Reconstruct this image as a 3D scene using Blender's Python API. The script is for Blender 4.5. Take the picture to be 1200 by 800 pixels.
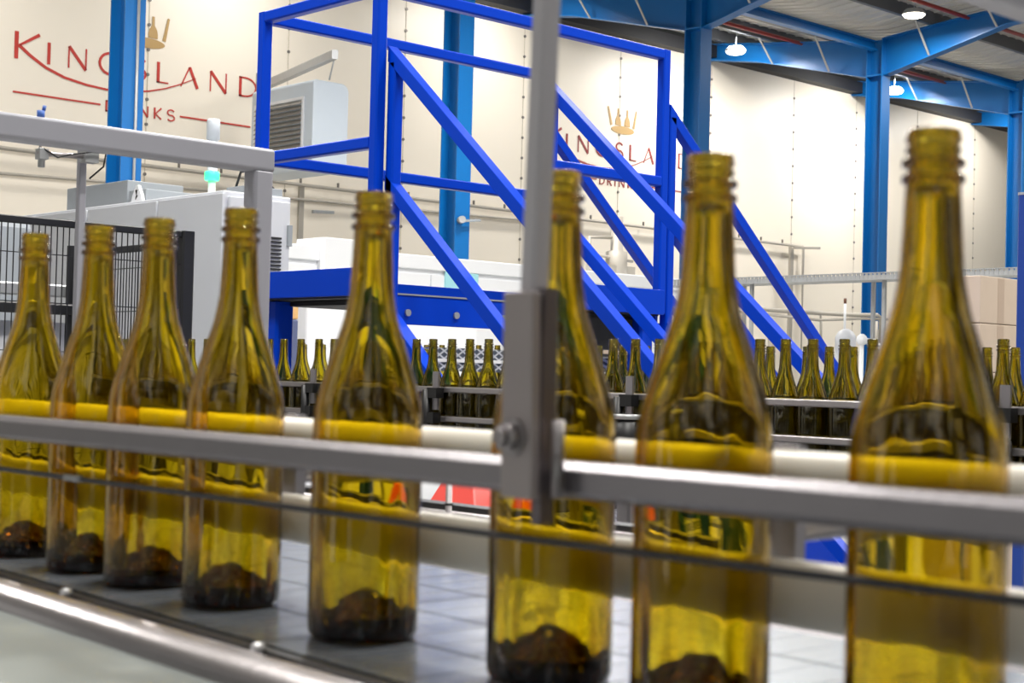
import bpy, bmesh, math, random
from mathutils import Vector, Matrix
random.seed(4)
SC = bpy.context.scene
COL = SC.collection
for o in list(bpy.data.objects): bpy.data.objects.remove(o)

# ------------------------------------------------------------------ camera, world, lights, exposure
CZ = 1.236                                   # eye height above the floor; coordinates below are measured from the eye
YAW, PITCH, ROLL, FPX = math.radians(46.959), math.radians(1.2323), math.radians(1.4275), 1823.08
CF = Vector((math.cos(YAW)*math.cos(PITCH), math.sin(YAW)*math.cos(PITCH), math.sin(PITCH)))
_R0 = Vector((math.sin(YAW), -math.cos(YAW), 0)); _U0 = _R0.cross(CF)
CR = _R0*math.cos(ROLL) + _U0*math.sin(ROLL)
CU = -_R0*math.sin(ROLL) + _U0*math.cos(ROLL)
cd = bpy.data.cameras.new('camera'); cam = bpy.data.objects.new('camera', cd); COL.objects.link(cam)
cd.sensor_width = 36; cd.lens = FPX/1200*36; cd.clip_start = .02; cd.clip_end = 200
cam.matrix_world = Matrix(((CR.x, CU.x, -CF.x, 0), (CR.y, CU.y, -CF.y, 0), (CR.z, CU.z, -CF.z, CZ), (0, 0, 0, 1)))
cd.dof.use_dof = True; cd.dof.focus_distance = 6.0; cd.dof.aperture_fstop = 13.0
SC.camera = cam
SC.view_settings.view_transform = 'Standard'; SC.view_settings.look = 'None'
SC.view_settings.exposure = 0.0; SC.view_settings.gamma = 1; SC.view_settings.use_curve_mapping = False
w = bpy.data.worlds.new('world'); SC.world = w; w.use_nodes = True
# bright and dark noise for the unseen hall, shaped to streak the glass
_n = w.node_tree.nodes; _l = w.node_tree.links
_tc = _n.new('ShaderNodeTexCoord'); _mp = _n.new('ShaderNodeMapping'); _mp.inputs['Scale'].default_value = (1, 1, .55)
_no = _n.new('ShaderNodeTexNoise'); _no.inputs['Scale'].default_value = 5.5; _no.inputs['Detail'].default_value = 3
_cr = _n.new('ShaderNodeValToRGB'); _cr.color_ramp.elements[0].position = .52; _cr.color_ramp.elements[1].position = .60
_cr.color_ramp.elements[0].color = (.02, .021, .02, 1); _cr.color_ramp.elements[1].color = (1.0, .975, .93, 1)
_l.new(_tc.outputs['Generated'], _mp.inputs[0]); _l.new(_mp.outputs[0], _no.inputs['Vector']); _l.new(_no.outputs[0], _cr.inputs[0])
_l.new(_cr.outputs[0], _n['Background'].inputs[0]); _n['Background'].inputs[1].default_value = 1.25
SC.cycles.max_bounces = 24; SC.cycles.transmission_bounces = 20; SC.cycles.glossy_bounces = 6
SC.cycles.diffuse_bounces = 4; SC.cycles.transparent_max_bounces = 16
SC.cycles.use_denoising = True; SC.cycles.sample_clamp_indirect = 6

def area(name, x, y, z, sx, sy, power, rz=0, tilt=0, col=(1, .97, .92)):
    l = bpy.data.lights.new(name, 'AREA'); l.shape = 'RECTANGLE'; l.size = sx; l.size_y = sy; l.energy = power; l.color = col
    o = bpy.data.objects.new(name, l); COL.objects.link(o); o.location = (x, y, z+CZ); o.rotation_euler = (tilt, 0, rz)
    return o
# rows of high-bay lamps under the roof (all above the frame)
for lx, ly in ((1.5, 1.0), (1.0, 5.5), (5.5, 1.5), (5.5, 7.0), (10.5, 2.0), (10.5, 8.0), (6.5, 13.0), (13, 13), (17, 6.0)):
    area('ceiling_lamp', lx, ly, 5.3, 1.3, .35, 285)
# wall-washing lamps along the back wall, tilted towards it
for lx in (8.0, 12.5, 17.5, 22.8, 28.0, 33.0):
    area('wall_lamp', lx, 18.3, 6.35, .5, .5, (60, 62, 70, 75, 90, 100)[int(lx//5)-1], tilt=math.radians(24))

# ------------------------------------------------------------------ helpers
def P(px, py, ax, val):
    """point (from the eye) seen at px,py of the 1200x800 frame on the plane x, y or z = val"""
    d = CR*((px-600)/FPX) + CU*((400-py)/FPX) + CF
    return d*(val/d['xyz'.index(ax)])

def srgb(r, g, b):
    f = lambda c: (c/255/12.92) if c/255 <= .04045 else ((c/255+.055)/1.055)**2.4
    return (f(r), f(g), f(b), 1)
MATS = {}
def mat(name, col, rough=.5, metal=0, noise=0, nscale=8, bump=0, bscale=60, coat=0, stretch=None, emit=0, spec=.5):
    if name in MATS: return MATS[name]
    m = bpy.data.materials.new(name); m.use_nodes = True; nt = m.node_tree; b = nt.nodes['Principled BSDF']
    c = srgb(*col); b.inputs['Base Color'].default_value = c; b.inputs['Roughness'].default_value = rough
    b.inputs['Metallic'].default_value = metal; b.inputs['Coat Weight'].default_value = coat
    b.inputs['Specular IOR Level'].default_value = spec
    if emit: b.inputs['Emission Color'].default_value = c; b.inputs['Emission Strength'].default_value = emit
    tc = nt.nodes.new('ShaderNodeTexCoord'); mp = nt.nodes.new('ShaderNodeMapping')
    nt.links.new(tc.outputs['Object'], mp.inputs[0])
    if stretch: mp.inputs['Scale'].default_value = stretch
    n = nt.nodes.new('ShaderNodeTexNoise'); n.inputs['Scale'].default_value = nscale; n.inputs['Detail'].default_value = 4
    nt.links.new(mp.outputs[0], n.inputs['Vector'])
    mx = nt.nodes.new('ShaderNodeMix'); mx.data_type = 'RGBA'
    k = max(noise, .015)
    mx.inputs[6].default_value = tuple(x*(1-k) for x in c[:3])+(1,); mx.inputs[7].default_value = tuple(min(1, x*(1+k)) for x in c[:3])+(1,)
    nt.links.new(n.outputs[0], mx.inputs[0]); nt.links.new(mx.outputs[2], b.inputs['Base Color'])
    if bump:
        n2 = nt.nodes.new('ShaderNodeTexNoise'); n2.inputs['Scale'].default_value = bscale
        nt.links.new(mp.outputs[0], n2.inputs['Vector'])
        bp = nt.nodes.new('ShaderNodeBump'); bp.inputs['Strength'].default_value = bump; bp.inputs['Distance'].default_value = .002
        nt.links.new(n2.outputs[0], bp.inputs['Height']); nt.links.new(bp.outputs[0], b.inputs['Normal'])
    MATS[name] = m
    return m
def glass_mat(name, sig, tint=(1, 1, 1)):
    m = bpy.data.materials.new(name); m.use_nodes = True; nt = m.node_tree; nt.nodes.clear()
    out = nt.nodes.new('ShaderNodeOutputMaterial'); g = nt.nodes.new('ShaderNodeBsdfGlass')
    g.inputs['IOR'].default_value = 1.5; g.inputs['Roughness'].default_value = 0.0; g.inputs['Color'].default_value = tint+(1,)
    nt.links.new(g.outputs[0], out.inputs['Surface'])
    mxs = max(sig); v = nt.nodes.new('ShaderNodeVolumeAbsorption')
    v.inputs['Color'].default_value = tuple(1-s/mxs for s in sig)+(1,); v.inputs['Density'].default_value = mxs
    nt.links.new(v.outputs[0], out.inputs['Volume'])
    # faint ripple of the moulded glass
    tc = nt.nodes.new('ShaderNodeTexCoord'); mp = nt.nodes.new('ShaderNodeMapping'); mp.inputs['Scale'].default_value = (1, 1, .35)
    n = nt.nodes.new('ShaderNodeTexNoise'); n.inputs['Scale'].default_value = 55; n.inputs['Detail'].default_value = 1
    bp = nt.nodes.new('ShaderNodeBump'); bp.inputs['Strength'].default_value = .17; bp.inputs['Distance'].default_value = .002
    nt.links.new(tc.outputs['Object'], mp.inputs[0]); nt.links.new(mp.outputs[0], n.inputs['Vector'])
    nt.links.new(n.outputs[0], bp.inputs['Height']); nt.links.new(bp.outputs[0], g.inputs['Normal'])
    MATS[name] = m
    return m

M_STAIR = mat('blue_gloss_paint', (0, 60, 192), .34, 0, .04, 3, coat=0, spec=.16)
M_COL = mat('blue_column_paint', (4, 104, 176), .38, 0, .05, 2)
M_WALL = mat('cream_wall_panel', (247, 238, 222), .42, 0, .012, .7, spec=.4)
M_SHEET = mat('roof_sheet', (205, 203, 198), .45, 0, .04, 3)
M_PURLIN = mat('galvanised_purlin', (98, 100, 104), .45, .3, .1, 4)
M_RED_PIPE = mat('red_pipe_paint', (150, 48, 40), .45)
M_STEEL = mat('brushed_steel', (168, 163, 164), .30, .85, .06, 30, .15, 200, stretch=(1, 1, 1))
M_STEEL2 = mat('satin_steel', (150, 146, 150), .38, .7, .05, 30, .1, 150)
M_GREYPAINT = mat('grey_painted_tube', (160, 160, 169), .4, .1, .05, 4)
M_GALV = mat('galvanised_steel', (172, 174, 176), .42, .45, .08, 20)
M_CHAIN = mat('conveyor_chain_steel', (165, 172, 180), .24, .8, .12, 14, .2, 25)
M_PLATE = mat('dull_cover_plate', (146, 152, 150), .42, .55, .09, 6, .1, 40)
M_BLACK = mat('black_plastic', (18, 18, 20), .45)
M_BLACKPT = mat('black_powder_coat', (22, 23, 27), .5)
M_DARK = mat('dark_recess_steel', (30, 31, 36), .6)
M_WIRE = mat('black_coated_cable', (52, 52, 58), .45)
M_UHMW = mat('off_white_plastic', (240, 234, 220), .35, 0, .03, 10)
M_WHITE = mat('white_cabinet_paint', (238, 240, 244), .4, 0, .02, 3)
M_LGREY = mat('light_grey_cabinet', (205, 208, 215), .42, 0, .03, 3)
M_MGREY = mat('mid_grey_paint', (150, 156, 162), .45, 0, .04, 4)
M_FLOOR = mat('painted_concrete_floor', (168, 168, 165), .35, 0, .08, 2)
M_REDTXT = mat('red_lettering', (196, 58, 48), .6)
M_DKRED = mat('dark_red_lettering', (150, 52, 52), .6)
M_GOLD = mat('gold_emblem', (186, 152, 96), .5)
M_CARD = mat('cardboard', (198, 180, 162), .8, 0, .05, 12)
M_TAPE = mat('packing_tape', (184, 164, 146), .4)
M_CORAL = mat('red_plastic', (232, 84, 76), .35, 0, .05, 4)
M_CYAN = mat('cyan_panel', (165, 222, 232), .4)
M_LAMP = mat('lamp_diffuser', (255, 244, 220), .4, emit=9)
M_GREENL = mat('green_beacon_lens', (60, 235, 150), .3, emit=1.6)
M_LENS = mat('clear_beacon_lens', (205, 212, 220), .25)
M_LOUVRE = mat('louvre_slats', (150, 146, 140), .5, .2)
M_GLASS = glass_mat('olive_bottle_glass', (70, 124, 800))
M_GLASS_FAR = glass_mat('darkened_bottle_glass', (105, 140, 820))  # same olive glass, darkened to stand in for dim surroundings of far rows
M_BEIGE = mat('pale_orange_panel', (224, 180, 120), .5)

def tread_material():
    m = bpy.data.materials.new('checker_plate'); m.use_nodes = True; nt = m.node_tree; b = nt.nodes['Principled BSDF']
    b.inputs['Metallic'].default_value = .6; b.inputs['Roughness'].default_value = .35
    tc = nt.nodes.new('ShaderNodeTexCoord')
    w1 = nt.nodes.new('ShaderNodeTexWave'); w2 = nt.nodes.new('ShaderNodeTexWave')
    for wv, a in ((w1, 45), (w2, -45)):
        mp = nt.nodes.new('ShaderNodeMapping'); mp.inputs['Rotation'].default_value = (math.radians(35), math.radians(a), math.radians(a))
        nt.links.new(tc.outputs['Object'], mp.inputs[0]); nt.links.new(mp.outputs[0], wv.inputs['Vector'])
        wv.inputs['Scale'].default_value = 14; wv.inputs['Distortion'].default_value = 0
    mul = nt.nodes.new('ShaderNodeMath'); mul.operation = 'MAXIMUM'
    nt.links.new(w1.outputs['Fac'], mul.inputs[0]); nt.links.new(w2.outputs['Fac'], mul.inputs[1])
    cr = nt.nodes.new('ShaderNodeValToRGB'); cr.color_ramp.elements[0].position = .72; cr.color_ramp.elements[1].position = .9
    cr.color_ramp.elements[0].color = srgb(92, 100, 112); cr.color_ramp.elements[1].color = srgb(226, 228, 232)
    nt.links.new(mul.outputs[0], cr.inputs[0]); nt.links.new(cr.outputs[0], b.inputs['Base Color'])
    bp = nt.nodes.new('ShaderNodeBump'); bp.inputs['Distance'].default_value = .003; bp.inputs['Strength'].default_value = .8
    nt.links.new(mul.outputs[0], bp.inputs['Height']); nt.links.new(bp.outputs[0], b.inputs['Normal'])
    return m
M_TREAD = tread_material()

class MB:
    """collects shapes, coordinates measured from the eye; build() links ONE mesh object"""
    def __init__(s): s.v = []; s.f = []; s.sm = []
    def add(s, vs, fs, smooth=False):
        n = len(s.v); s.v += [Vector(v) for v in vs]; s.f += [[i+n for i in f] for f in fs]; s.sm += [smooth]*len(fs); return s
    def box(s, x0, x1, y0, y1, z0, z1):
        vs = [(x, y, z) for x in (x0, x1) for y in (y0, y1) for z in (z0, z1)]
        return s.add(vs, [(0, 1, 3, 2), (4, 6, 7, 5), (0, 4, 5, 1), (2, 3, 7, 6), (0, 2, 6, 4), (1, 5, 7, 3)])
    def prism(s, poly, off, smooth=False):
        """poly: 3-D points of one end, off: vector to the other end"""
        n = len(poly); off = Vector(off); a = [Vector(p) for p in poly]; b = [p+off for p in a]
        fs = [(i, (i+1) % n, n+(i+1) % n, n+i) for i in range(n)]
        s.add(a+b, fs, smooth)
        k = len(s.v)-2*n
        s.f += [[k+i for i in range(n)][::-1], [k+n+i for i in range(n)]]; s.sm += [False, False]
        return s
    def bar(s, a, b, w, h=None, up=(0, 0, 1), ch=.12):
        """rectangular tube with chamfered edges from a to b; w across, h along up"""
        h = h or w; a = Vector(a); b = Vector(b); d = (b-a).normalized(); u = Vector(up)
        sd = d.cross(u)
        if sd.length < 1e-4: sd = d.cross(Vector((1, 0, 0)))
        sd.normalize(); u = sd.cross(d).normalized(); c = min(w, h)*ch
        pr = [(-w/2+c, -h/2), (w/2-c, -h/2), (w/2, -h/2+c), (w/2, h/2-c), (w/2-c, h/2), (-w/2+c, h/2), (-w/2, h/2-c), (-w/2, -h/2+c)]
        return s.prism([a+sd*x+u*y for x, y in pr], b-a)
    def tube(s, pts, r, n=12, cap=True):
        pts = [Vector(p) for p in pts]; rings = []
        rr = r if isinstance(r, (list, tuple)) else [r]*len(pts)
        ref = Vector((0, 0, 1))
        d0 = (pts[1]-pts[0]).normalized()
        if abs(d0.dot(ref)) > .9: ref = Vector((1, 0, 0))
        vs = []
        for i, p in enumerate(pts):
            d = ((pts[i+1] if i+1 < len(pts) else p)-(pts[i-1] if i else p)).normalized()
            sd = d.cross(ref).normalized(); u = sd.cross(d)
            vs += [p+(sd*math.cos(2*math.pi*k/n)+u*math.sin(2*math.pi*k/n))*rr[i] for k in range(n)]
        fs = [(i*n+k, i*n+(k+1) % n, (i+1)*n+(k+1) % n, (i+1)*n+k) for i in range(len(pts)-1) for k in range(n)]
        s.add(vs, fs, True)
        if cap:
            base = len(s.v)-len(vs)
            s.f += [[base+k for k in range(n)][::-1], [base+(len(pts)-1)*n+k for k in range(n)]]; s.sm += [False, False]
        return s
    def lathe(s, prof, c, n=32, jig=None):
        c = Vector(c); vs = []
        for j, (r, z) in enumerate(prof):
            for k in range(n):
                a = 2*math.pi*k/n; q = jig(j, k) if jig else 0
                vs.append(c+Vector((r*math.cos(a)*(1+q), r*math.sin(a)*(1+q), z+q*.012)))
        fs = [(i*n+k, i*n+(k+1) % n, (i+1)*n+(k+1) % n, (i+1)*n+k) for i in range(len(prof)-1) for k in range(n)]
        s.add(vs, fs, True)
        b = len(s.v)-len(vs)
        if prof[0][0] > 1e-6: s.f.append([b+k for k in range(n)][::-1]); s.sm.append(False)
        if prof[-1][0] > 1e-6: s.f.append([b+(len(prof)-1)*n+k for k in range(n)]); s.sm.append(False)
        return s
    def build(s, name, m, parent=None, bevel=0, origin=None):
        org = Vector(parent['_o']) if parent is not None and '_o' in parent else (Vector(origin) if origin is not None else s.base())
        if parent is not None and '_o' not in parent: org = Vector((0, 0, -CZ))
        me = bpy.data.meshes.new(name)
        me.from_pydata([v-org for v in s.v], [], s.f)
        for p, q in zip(me.polygons, s.sm): p.use_smooth = q
        bm = bmesh.new(); bm.from_mesh(me)
        bmesh.ops.remove_doubles(bm, verts=bm.verts, dist=1e-6)
        bmesh.ops.recalc_face_normals(bm, faces=bm.faces); bm.to_mesh(me); bm.free()
        me.materials.append(m)
        o = bpy.data.objects.new(name, me); COL.objects.link(o)
        if parent is not None:
            o.parent = parent; o['_o'] = list(org)
            if parent.type == 'MESH' or '_o' in parent: pass
        else:
            o.location = org+Vector((0, 0, CZ)); o['_o'] = list(org)
        if bevel:
            bv = o.modifiers.new('bevel', 'BEVEL'); bv.width = bevel; bv.segments = 2; bv.limit_method = 'ANGLE'
        return o
    def base(s):
        xs = [v.x for v in s.v]; ys = [v.y for v in s.v]; zs = [v.z for v in s.v]
        return Vector(((min(xs)+max(xs))/2, (min(ys)+max(ys))/2, min(zs)))

def tag(o, label=None, cat=None, group=None, kind=None):
    if label: o['label'] = label
    if cat: o['category'] = cat
    if group: o['group'] = group
    if kind: o['kind'] = kind
    return o
def thing(name, loc, label, cat, group=None):
    o = bpy.data.objects.new(name, None); COL.objects.link(o); o.empty_display_size = .1
    o.location = Vector(loc)+Vector((0, 0, CZ)); o['_o'] = list(loc)
    return tag(o, label, cat, group)
def struct(o): o['kind'] = 'structure'; return o
def box(*a): return MB().box(*a)
FL = -CZ                                     # floor level seen from the eye

# ------------------------------------------------------------------ hall: floor, back wall, roof
struct(box(-8, 46, -6, 20.2, FL-.2, FL).build('floor', M_FLOOR))
wall = struct(box(-8, 46, 20, 20.2, FL, 6.45).build('wall_back', M_WALL))
for i, sx in enumerate((8.9, 11.35, 13.78, 16.1, 18.8, 21.3, 23.95, 26.67, 28.95, 31.4, 33.92, 36.4)):
    t = struct(box(sx-.006, sx+.006, 19.994, 19.9995, FL, 6.4).build('trim_%d' % (i+1), mat('panel_joint', (206, 197, 180), .6)))
    st = MB()
    for k in range(20):
        z = 6.0-.36*k
        st.tube([(sx, 19.985, z), (sx, 19.9995, z)], .026, 8)
    st.build('fixing_studs', mat('stud_metal', (120, 115, 110), .5, .3), t)
def ztop(y): return 6.19+.12*(y-16) if y > 16 else 6.2+.085*(16-y)
# roof: two slopes meeting in the valley over the column line
roof = MB()
th = .06
for ya, yb in ((16.0, 20.2), (16.0, 1.0)):
    za, zb = ztop(ya)+.24, ztop(yb)+.24
    roof.prism([(-8, ya, za), (-8, yb, zb), (-8, yb, zb+th), (-8, ya, za+th)], (54, 0, 0))
    n = int(abs(yb-ya)/.333)                 # ribs of the profiled sheet run up the slope
ceil = struct(roof.build('ceiling', M_SHEET))
rb = MB()
for k in range(120):
    x = 14+.28*k
    for ya, yb in ((16.0, 20.0), (16.0, 10.5)):
        za, zb = ztop(ya)+.24, ztop(yb)+.24
        rb.prism([(x-.03, ya, za), (x+.03, ya, za), (x+.02, ya, za-.022), (x-.02, ya, za-.022)], (0, yb-ya, zb-za))
rb.build('sheet_ribs', M_SHEET, ceil)
for y in (17.0, 18.3, 19.5, 14.9, 13.6, 12.2, 10.8, 9.4):
    z = ztop(y)
    MB().prism([(2, y-.04, z+.235), (2, y+.05, z+.235), (2, y+.05, z+.22), (2, y-.025, z+.22), (2, y-.025, z+.03), (2, y+.04, z+.03), (2, y+.04, z+.012), (2, y-.04, z+.012)], (40, 0, 0)).build('purlin', M_PURLIN, ceil)
for y in (14.2, 17.7):
    MB().tube([(2, y, ztop(y)-.02), (42, y, ztop(y)-.02)], .035, 10).build('sprinkler_pipe', M_RED_PIPE, ceil)
# dark gutter trim where the roof meets the wall
struct(box(-8, 46, 19.75, 20, 6.38, 6.62).build('trim_20', M_DARK))

def ibeam(mb, x, a, b, w=.2, tf=.022, tw=.014):
    """tapered I-beam in the plane X=x, a=(y,zlo,zhi), b likewise"""
    (ya, la, ha), (yb, lb, hb) = a, b
    for q in ((ha-tf, ha, hb-tf, hb), (la, la+tf, lb, lb+tf)):
        mb.prism([(x-w/2, ya, q[0]), (x-w/2, ya, q[1]), (x-w/2, yb, q[3]), (x-w/2, yb, q[2])], (w, 0, 0))
    mb.prism([(x-tw/2, ya, la), (x-tw/2, ya, ha), (x-tw/2, yb, hb), (x-tw/2, yb, lb)], (tw, 0, 0))
where = ['blue steel roof column with a conduit, standing before the big red lettering',
         'blue steel roof column seen behind the near end of the blue stair platform',
         'blue steel roof column right behind the crossover platform, next to the smaller crown emblem',
         'bright blue roof column with a forked top, right of the blue stairs',
         'blue roof column at the right edge of the picture, above the cardboard boxes',
         'blue roof frame farthest along the hall, only its rafter end showing under the roof']
for k in range(6):
    x = 8.81+5*k
    t = thing('portal_frame', (x, 16, FL), where[k], 'column', 'blue portal frames of the hall')
    c = MB(); hw, hd = .13, .17
    c.box(x-hw, x+hw, 16-hd, 16-hd+.022, FL, 6.2); c.box(x-hw, x+hw, 16+hd-.022, 16+hd, FL, 6.2)
    c.box(x-.008, x+.008, 16-hd+.022, 16+hd-.022, FL, 6.2)
    c.box(x-hw, x+hw, 16-hd+.022, 16+hd-.022, 5.53, 5.56)
    c.build('column', M_COL, t)
    r = MB(); ibeam(r, x, (16+hd, 5.53, ztop(16.17)), (18.7, 6.15, ztop(18.7))); ibeam(r, x, (18.7, 6.15, ztop(18.7)), (19.98, ztop(19.98)-.32, ztop(19.98)))
    r.build('rafter', M_COL, t)
    r = MB(); ibeam(r, x, (16-hd, 5.53, ztop(15.83)), (13.4, 6.1, ztop(13.4))); ibeam(r, x, (13.4, 6.1, ztop(13.4)), (8.0, ztop(8)-.34, ztop(8)))
    r.build('rafter', M_COL, t)
    for y in (14.9, 13.6, 17.0, 18.3):       # fly braces from lower flange to the purlins
        zl = 5.53+(abs(y-16)-.17)*.235
        MB().bar((x-.1, y, zl+.02), (x-.62, y, ztop(y)+.1), .04, .012).build('fly_brace', M_GALV, t)
    MB().box(x-.3, x+.3, 15.75, 16.25, FL, FL+.03).build('base_plate', M_COL, t)
    if k == 0:
        MB().tube([(x+.03, 15.815, FL), (x+.03, 15.815, 6)], .018, 8).build('conduit', M_GALV, t)
    if k < 5:
        vb = MB(); vb.box(x+.13, x+4.87, 15.93, 16.07, 6.13, 6.15).box(x+.13, x+4.87, 15.93, 16.07, 5.99, 6.01).box(x+.13, x+4.87, 15.993, 16.007, 6.01, 6.13)
        vb.build('valley_beam', M_COL, t)

def lamp(p, drop, label):
    area('high_bay_light', p[0], p[1], p[2]-.09, .32, .32, 150)
    t = thing('high_bay_lamp', p, label, 'lamp', 'high bay lamps under the roof')
    x, y, z = p
    MB().lathe([(.06, .09), (.14, .085), (.19, .03), (.2, 0), (.19, -.004)], (x, y, z), 24).build('housing', M_GALV, t)
    MB().lathe([(.0, -.065), (.08, -.06), (.155, -.04), (.185, -.004)], (x, y, z), 24).build('lamp_diffuser', M_LAMP, t)
    MB().tube([(x, y, z+.09), (x+.02, y, z+.09+drop*.5), (x, y, z+.09+drop)], .007, 6).build('hanging_cable', M_LENS, t)
lamp((22.84, 18.5, 6.18), .52, 'lit lamp hanging left of the forked blue column, beside the third column')
lamp((28.14, 18.5, 6.18), .52, 'lit lamp hanging just right of the forked blue column')
lamp((22.59, 14.5, 6.22), .30, 'topmost lit lamp, hanging near the roof at the top edge')
lamp((27.6, 14.5, 6.22), .30, 'lit lamp at the right edge under the roof beside the grey bar')

# ------------------------------------------------------------------ lettering on the wall
def stroke(mb, pts, w0, w1=None, y=19.99):
    w1 = w1 if w1 is not None else w0; n = len(pts)-1
    L = []; R = []
    for i, (u, z) in enumerate(pts):
        a = pts[max(i-1, 0)]; b = pts[min(i+1, n)]; dx, dz = b[0]-a[0], b[1]-a[1]; l = math.hypot(dx, dz) or 1
        w = (w0+(w1-w0)*i/n)/2; L.append((u-dz/l*w, z+dx/l*w)); R.append((u+dz/l*w, z-dx/l*w))
    for i in range(n):
        q = [L[i], L[i+1], R[i+1], R[i]]
        mb.prism([(u, y, z) for u, z in q], (0, .008, 0))
def arc(cx, cz, rx, rz, a0, a1, n=14):
    return [(cx+rx*math.cos(math.radians(a0+(a1-a0)*i/n)), cz+rz*math.sin(math.radians(a0+(a1-a0)*i/n))) for i in range(n+1)]
def glyph(ch, u, z, h, wd, b, t):
    """strokes of a capital: b = bold stem width, t = thin width"""
    m = MB(); x0, x1 = u, u+wd; zt = z+h
    if ch == 'I': stroke(m, [(u+b/2, z), (u+b/2, zt)], b)
    elif ch == 'L': stroke(m, [(x0+b/2, z), (x0+b/2, zt)], b); stroke(m, [(x0, z+t/2), (x1, z+t/2)], t)
    elif ch == 'N': stroke(m, [(x0, z), (x0, zt)], t); stroke(m, [(x0, zt), (x1, z)], b); stroke(m, [(x1, z), (x1, zt)], t)
    elif ch == 'A': stroke(m, [(x0, z), ((x0+x1)/2, zt)], t); stroke(m, [((x0+x1)/2, zt), (x1, z)], b)
    elif ch == 'D':
        stroke(m, [(x0+b/2, z), (x0+b/2, zt)], b); stroke(m, [(x0, zt-t/2)]+arc(x0+wd*.35, z+h/2, wd*.65, h/2-t/2, 90, -90)+[(x0, z+t/2)], t*1.2)
    elif ch == 'R':
        stroke(m, [(x0+b/2, z), (x0+b/2, zt)], b); stroke(m, [(x0, zt-t/2)]+arc(x0+wd*.5, zt-h*.27, wd*.42, h*.27-t/2, 90, -90)+[(x0, zt-h*.54)], t)
        stroke(m, [(x0+wd*.45, zt-h*.54), (x1, z)], b)
    elif ch == 'K': stroke(m, [(x0+b/2, z), (x0+b/2, zt)], b); stroke(m, [(x1, zt), (x0+b, z+h*.45), (x1, z)], t*1.2)
    elif ch == 'S':
        stroke(m, arc(u+wd/2, zt-h*.26, wd*.46, h*.25, 30, 255)+arc(u+wd/2, z+h*.26, wd*.48, h*.25, 90, -150)[1:], b*.75)
    elif ch == 'G':
        stroke(m, arc(u+wd/2, z+h/2, wd/2, h/2, 50, 310), b*.8); stroke(m, [(u+wd*.82, z+h*.12), (u+wd*.82, z+h*.42)], b)
    return m
def logo(ox, mt, label):
    t = thing('wall_lettering', (ox+11.2, 19.99, 3.5), label, 'lettering', 'red company lettering with gold crown on the back wall')
    z, h = 4.11, .30
    m = MB(); stroke(m, [(ox+9.35, z+.01), (ox+9.35, z+.38)], .055); stroke(m, [(ox+9.40, 4.31), (ox+9.68, 4.49)], .03, .045)
    m.build('letter_k', mt, t)
    sw = [(9.38, 4.31), (9.55, 4.19), (9.78, 4.06), (10.06, 3.965), (10.4, 3.91), (10.71, 3.89), (11.05, 3.905), (11.39, 3.965), (11.65, 4.04), (11.9, 4.14), (12.15, 4.26)]
    m = MB(); stroke(m, [(ox+a, b) for a, b in sw], .045, .012); m.build('swash', mt, t)
    for ch, u, wd in (('I', 9.80, .05), ('N', 10.12, .26), ('G', 10.59, .34), ('S', 11.13, .19), ('L', 11.50, .19), ('A', 11.90, .28), ('N', 12.40, .27), ('D', 12.90, .30)):
        glyph(ch, ox+u, z, h, wd, .045, .02).build('letter_'+ch.lower(), mt, t)
    for ch, u, wd in (('D', 10.70, .13), ('R', 10.91, .12), ('I', 11.11, .03), ('N', 11.24, .13), ('K', 11.47, .12), ('S', 11.69, .12)):
        glyph(ch, ox+u, 3.58, .16, wd, .026, .018).build('letter_'+ch.lower(), mt, t)
    for a, b in ((9.32, 10.62), (11.90, 13.12)):
        m = MB(); stroke(m, [(ox+a, 3.665), (ox+b, 3.665)], .024); m.build('rule', mt, t)
    c = MB()
    c.prism([(ox+a, 19.99, b) for a, b in arc(11.30, 4.655, .315, .075, 0, 360, 28)[:-1]], (0, .008, 0))
    stroke(c, [(ox+10.89, 5.06), (ox+10.99, 4.72)], .035, .055); stroke(c, [(ox+11.67, 5.06), (ox+11.60, 4.72)], .035, .055)
    for bu in (11.17, 11.42):
        q = [(-.075, 4.74), (.075, 4.735), (.075, 4.80), (.06, 4.86), (.022, 4.92), (.018, 5.05), (-.018, 5.05), (-.022, 4.92), (-.06, 4.86), (-.075, 4.80)]
        c.prism([(ox+bu+a, 19.99, b) for a, b in q], (0, .008, 0))
    c.build('crown_emblem', M_GOLD, t)
logo(0, M_REDTXT, 'large red wall lettering with a gold bottle crown, crossed by the leftmost blue column')
logo(10.09, M_DKRED, 'smaller red wall lettering with a gold bottle crown, seen through the blue stair rails')

# pipes on the back wall
m = MB(); m.tube([(5, 19.9, 2.87), (26.95, 19.9, 2.87), (26.97, 19.9, 2.85), (26.97, 19.9, FL)], .028, 8)
pipe = m.build('wall_pipe', mat('grey_pipe', (176, 170, 160), .5, .2)); tag(pipe, 'thin grey pipe with upright clips running along the cream back wall and turning down', 'pipe')
for k in range(30):
    x = 6.1+k*.72
    if x < 26.5: MB().box(x-.012, x+.012, 19.9, 19.93, 2.88, 2.97).build('clip', mat('stud_metal', (120, 115, 110)), pipe)
pts = [(5, 19.92, 2.5), (9.1, 19.92, 2.53), (12.4, 19.92, 2.62), (15, 19.92, 2.66), (19, 19.92, 2.74)]
tag(MB().tube(pts, .022, 8).build('wall_conduit', MATS['grey_pipe']), 'thin sagging grey conduit low on the back wall behind the leftmost column', 'pipe')
t = thing('pipe_stand', (26.42, 19.8, FL), 'tall grey stand pipe with a bent arm at the wall, right of the stairs', 'pipe')
MB().box(26.38, 26.48, 19.78, 19.84, FL, 2.82).build('upright', MATS['grey_pipe'], t)
MB().bar((26.4, 19.72, 2.80), (27.3, 19.72, 2.86), .05).build('arm', MATS['grey_pipe'], t)
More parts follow.
